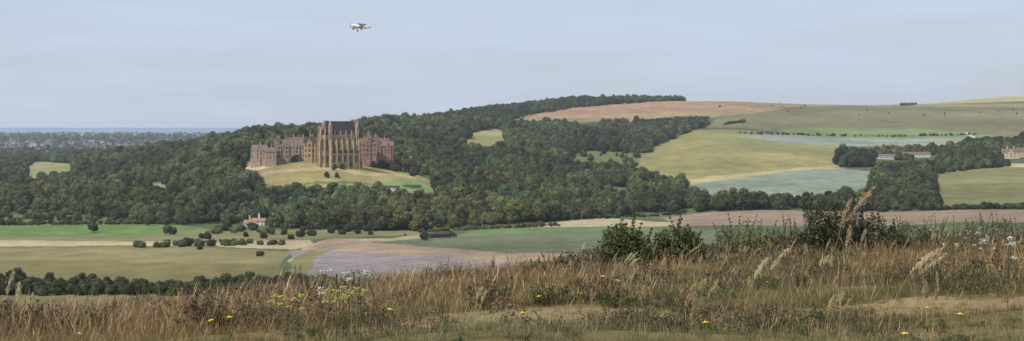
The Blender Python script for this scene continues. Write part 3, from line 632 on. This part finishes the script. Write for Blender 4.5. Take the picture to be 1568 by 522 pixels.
bush('hawthorn_bush',1145,51,1.8,1.2,4,hc_,3200,.05); bush('hawthorn_bush',1205,52,1.5,1.05,5,hc_,2600,.05)
bush('blackthorn_bush',1272,48,1.7,1.65,6,(.055,.062,.028),6500); bush('blackthorn_bush',1330,50,1.9,1.35,7,(.065,.07,.032),5500)
bush('hawthorn_bush',1420,54,3.0,.95,8,hc_,2800,.05,30); bush('hawthorn_bush',1520,55,2.6,.9,9,hc_,2300,.05,30)
bush('bramble_bush',850,46,1.8,.6,10,bc,2500); bush('bramble_bush',520,42,1.9,.6,12,bc,2500); bush('bramble_bush',640,44,1.6,.45,13,bc,1600)
def tall_grass(px,D,h,lean,seed,col=pale,stems=2,head=.28,spread=.03,stemc=None):
    r=np.random.default_rng(seed); o=P(px,D); V=[];Q=[];Cc=[];off=0
    stemc=np.array(lin(156,138,98)) if stemc is None else stemc
    for k in range(stems):
        hh=h*r.uniform(.8,1.05); ll=lean+r.uniform(-.1,.1)*h; t=np.linspace(0,1,14); y=r.uniform(-.08,.08); x0=r.uniform(-.1,.1)
        p=np.stack([x0+ll*t**2.4,y+0*t,hh*(t-.08*t**3)],1)
        A=strips(p[None],np.full((1,14),.005)*(1.2-t*.7)[None],np.tile(stemc,(1,14,1)),r)
        V.append(A[0]);Q.append(A[1]+off);Cc.append(A[2]);off+=len(A[0])
        n=170; q=1-head*r.uniform(0,1,n)**1.0; cx=np.interp(q,t,p[:,0]);cz=np.interp(q,t,p[:,2]); amp=spread*np.sin(np.clip((1-q)/head,0,1)*np.pi)**.6+.004
        d=r.normal(size=(n,3))*amp[:,None]*.6; s0=np.stack([cx,np.full(n,y),cz],1)+d
        s1=s0+np.stack([np.full(n,ll*.03),r.uniform(-.01,.01,n),np.full(n,.022)],1)+r.normal(size=(n,3))*.005
        pp=np.stack([s0,(s0+s1)/2,s1],1); A=strips(pp,np.tile([.002,.005,.001],(n,1)),np.tile(col*1.,(n,3,1))*r.uniform(.7,1.2,(n,1,1)),r)
        V.append(A[0]);Q.append(A[1]+off);Cc.append(A[2]);off+=len(A[0])
    for k in range(6):
        t=np.linspace(0,1,6); a=r.uniform(-1,1); L_=r.uniform(.25,.5)*h*.6; p=np.stack([a*L_*.8*t**1.5,r.uniform(-.1,.1)*t,L_*(t-.5*t**3)],1)
        A=strips(p[None],np.array([[.009,.009,.008,.006,.004,.001]])*.6,np.tile(np.array(lin(108,110,64)),(1,6,1)),r); V.append(A[0]);Q.append(A[1]+off);Cc.append(A[2]);off+=len(A[0])
    me=mesh_np('tall_seeding_grass',np.concatenate(V),np.concatenate(Q),attrs={'c':np.concatenate(Cc)}); me.materials.append(M_plant)
    ob=bpy.data.objects.new('tall_seeding_grass',me); ob.location=o; link(ob)
pk=np.array(lin(182,156,128)); rd=np.array(lin(112,74,58))
tall_grass(1232,14,1.42,.30,1,pk,1,.24,.014); tall_grass(1285,14,1.40,.24,2,pk,1,.22,.013); tall_grass(1140,17,.95,.22,3,pale,3,.25,.013); tall_grass(14,15.5,.75,.10,4,pale,2,.3,.016)
tall_grass(1370,16,.9,.42,5,pale*.85,3,.25,.012); tall_grass(1290,15,1.1,.12,6,pk,2,.2,.012); tall_grass(560,20,.7,.12,7,pk,3,.25,.012)
for k in range(85):
    D=random.uniform(17,54); px=random.uniform(-40,1600) if k<60 else random.uniform(900,1600); tall_grass(px,D,random.uniform(.4,.75),random.uniform(-.12,.3),40+k,random.choice([pale*.9,pk,pk*.8,straw]),random.randint(1,5),.26,.010)
for k,(px,D,h) in enumerate([(455,36,1.0),(462,36,.8)]+[(random.uniform(60,1560),random.uniform(26,54),random.uniform(.4,.75)) for _ in range(26)]):
    tall_grass(px,D,h,random.uniform(-.05,.05),300+k,rd*random.uniform(.8,1.3),random.randint(1,3),.5,.02,rd*.9)
My=simple('yellow_petals',(.75,.58,.03),.1,20); Mu=simple('white_petals',(.5,.5,.42),.1,20); Ms=simple('green_stem',(.1,.11,.05),.2,5); Mg=simple('yellow_green_flowers',(.38,.38,.1),.2,20)
def flower(name,px,py,h,rad,mat,n=9):
    D=hit(px,py,12.,h); e=empty(name,P(px,D),random.uniform(0,6)); g=Geo()
    V,q=tube((0,0,0),(random.uniform(-.03,.03),0,h),.0025,.002,5); g.add(V,[tuple(x) for x in q]); 
    for k in range(3):
        a=random.uniform(0,6.3); g.add([(0,0,h*.2*k),(.03*math.cos(a)+.01,.03*math.sin(a),h*.2*k+.05),(.08*math.cos(a),.08*math.sin(a),h*.2*k+.07),(.03*math.cos(a)-.01,.03*math.sin(a)+.01,h*.2*k+.04)],[(0,1,2,3)])
    g.ob('stem',Ms,e); g=Geo(); tilt=random.uniform(-.3,.3)
    for k in range(n):
        a=2*math.pi*k/n; w=math.pi/n*.95; pr=[(0,0),(rad*.6,-w),(rad,-w*.6),(rad,w*.6),(rad*.6,w)]
        g.add([(r_*math.cos(a+b_),r_*math.sin(a+b_),h+r_*.25+tilt*r_*math.cos(a)+.002) for r_,b_ in pr],[(0,1,2,3,4)])
    g.add(ICV*np.array([rad*.4,rad*.4,rad*.35])+np.array([0,0,h+.008]),ICF.tolist()); g.ob('flower_head',mat,e)
for px,py in ((351,487),(322,492),(122,512),(757,437),(1235,420),(1420,472),(1470,482),(597,475),(825,455),(1415,385),(1302,400),(1490,386),(890,450),(996,405),(1060,412),(800,480),(1175,432),(1385,512),(300,470),(1080,520),(640,430)):
    flower('yellow_wildflower',px,py,random.uniform(.26,.36),random.uniform(.02,.032),My)
def umbel(name,px,py,h,mat,rad=.05,cl=(2,4)):
    D=hit(px,py,14.,h); D=min(D,58); e=empty(name,P(px,D),random.uniform(0,6)); g=Geo();q=Geo()
    V,f=tube((0,0,0),(0,0,h*.8),.004,.003,5); g.add(V,[tuple(x) for x in f])
    for c in range(random.randint(*cl)):
        a=random.uniform(0,6.28); rr=random.uniform(.02,.16); hx,hy,hz=rr*math.cos(a),rr*math.sin(a),h*random.uniform(.75,1.02)
        V,f=tube((0,0,h*.6),(hx,hy,hz-.03),.003,.002,4); g.add(V,[tuple(x) for x in f])
        for k in range(10):
            b_=random.uniform(0,6.28); r2=rad*math.sqrt(random.random()); x,y=hx+r2*math.cos(b_),hy+r2*math.sin(b_)
            q.add(ICV*np.array([.008,.008,.006])+np.array([x,y,hz+random.uniform(-.015,.01)]),ICF.tolist())
    g.ob('stems',Ms,e);q.ob('flower_clusters',mat,e)
for k in range(14): umbel('wild_carrot',random.uniform(1360,1545),random.uniform(338,372),random.uniform(.6,.85),Mu,.03)
for k in range(5): umbel('wild_carrot',random.uniform(490,580),random.uniform(412,438),random.uniform(.45,.6),Mu,.025)
for px,py in ((932,425),(1180,372)): umbel('wild_carrot',px,py,.4,Mu,.03,(1,2))
for px,py in ((432,450),(442,456),(455,462),(515,447),(525,440),(548,438),(535,452),(505,455)): umbel('wild_parsnip',px,py,.45,Mg,.035)
# ------------------------------------------------------------------ summer haze in the valley air
hb=Geo(); hb.box(0,9000,-20,24000,17400,420); hz_o=hb.ob('air_haze',bpy.data.materials.new('haze'),None)
hm=hz_o.data.materials[0]; hm.use_nodes=True; nt=hm.node_tree; nt.nodes.remove(nt.nodes['Principled BSDF'])
vs=nt.nodes.new('ShaderNodeVolumeScatter'); vs.inputs['Density'].default_value=3.6e-5; vs.inputs['Color'].default_value=(.82,.92,1,1); vs.inputs['Anisotropy'].default_value=.1
nt.links.new(vs.outputs[0],nt.nodes['Material Output'].inputs['Volume'])
# ------------------------------------------------------------------ sky, sun, camera
el=math.radians(50); ts=Vector((-.78,-.62,0)).normalized()
sun=bpy.data.lights.new('sun','SUN'); sun.energy=4.3; sun.angle=math.radians(.5); sun.color=(1,.95,.86)
so=bpy.data.objects.new('sun',sun); d=Vector((ts.x*math.cos(el),ts.y*math.cos(el),math.sin(el))); so.rotation_euler=d.to_track_quat('Z','Y').to_euler(); link(so)
w=bpy.data.worlds.new('World'); bpy.context.scene.world=w; w.use_nodes=True; nt=w.node_tree; X=nt.nodes; L=nt.links
bg=X['Background']; sk=X.new('ShaderNodeTexSky'); sk.sky_type='NISHITA'; sk.sun_disc=False; sk.sun_elevation=el; sk.sun_rotation=math.atan2(ts.x,ts.y); sk.altitude=0; sk.air_density=1.; sk.dust_density=1.; sk.ozone_density=2.
tc=X.new('ShaderNodeTexCoord'); mp=X.new('ShaderNodeMapping'); mp.inputs['Scale'].default_value=(3,3,24); mp.inputs['Rotation'].default_value=(0,math.radians(4),0)
no=X.new('ShaderNodeTexNoise'); no.inputs['Scale'].default_value=2.; no.inputs['Detail'].default_value=7; no.inputs['Roughness'].default_value=.6
L.new(tc.outputs['Generated'],mp.inputs[0]); L.new(mp.outputs[0],no.inputs['Vector'])
mr=X.new('ShaderNodeMapRange'); mr.inputs[1].default_value=.3; mr.inputs[2].default_value=.72; mr.inputs[3].default_value=.55; mr.inputs[4].default_value=1.; L.new(no.outputs['Fac'],mr.inputs[0])
mx=X.new('ShaderNodeMix'); mx.data_type='RGBA'; L.new(mr.outputs[0],mx.inputs[0]); L.new(sk.outputs[0],mx.inputs[6]); mx.inputs[7].default_value=(5.9,7.0,9.0,1)
L.new(mx.outputs[2],bg.inputs['Color']); bg.inputs['Strength'].default_value=.1
cam=bpy.data.cameras.new('camera'); co=bpy.data.objects.new('camera',cam); link(co); co.location=(0,0,EYE); co.rotation_euler=(math.radians(90),0,0)
cam.sensor_width=36; cam.lens=36*F/1568; cam.shift_y=-(261-HY)/1568; cam.clip_start=.5; cam.clip_end=80000
sc_=bpy.context.scene; sc_.camera=co; sc_.view_settings.view_transform='Standard'; sc_.view_settings.look='None'; sc_.view_settings.exposure=0
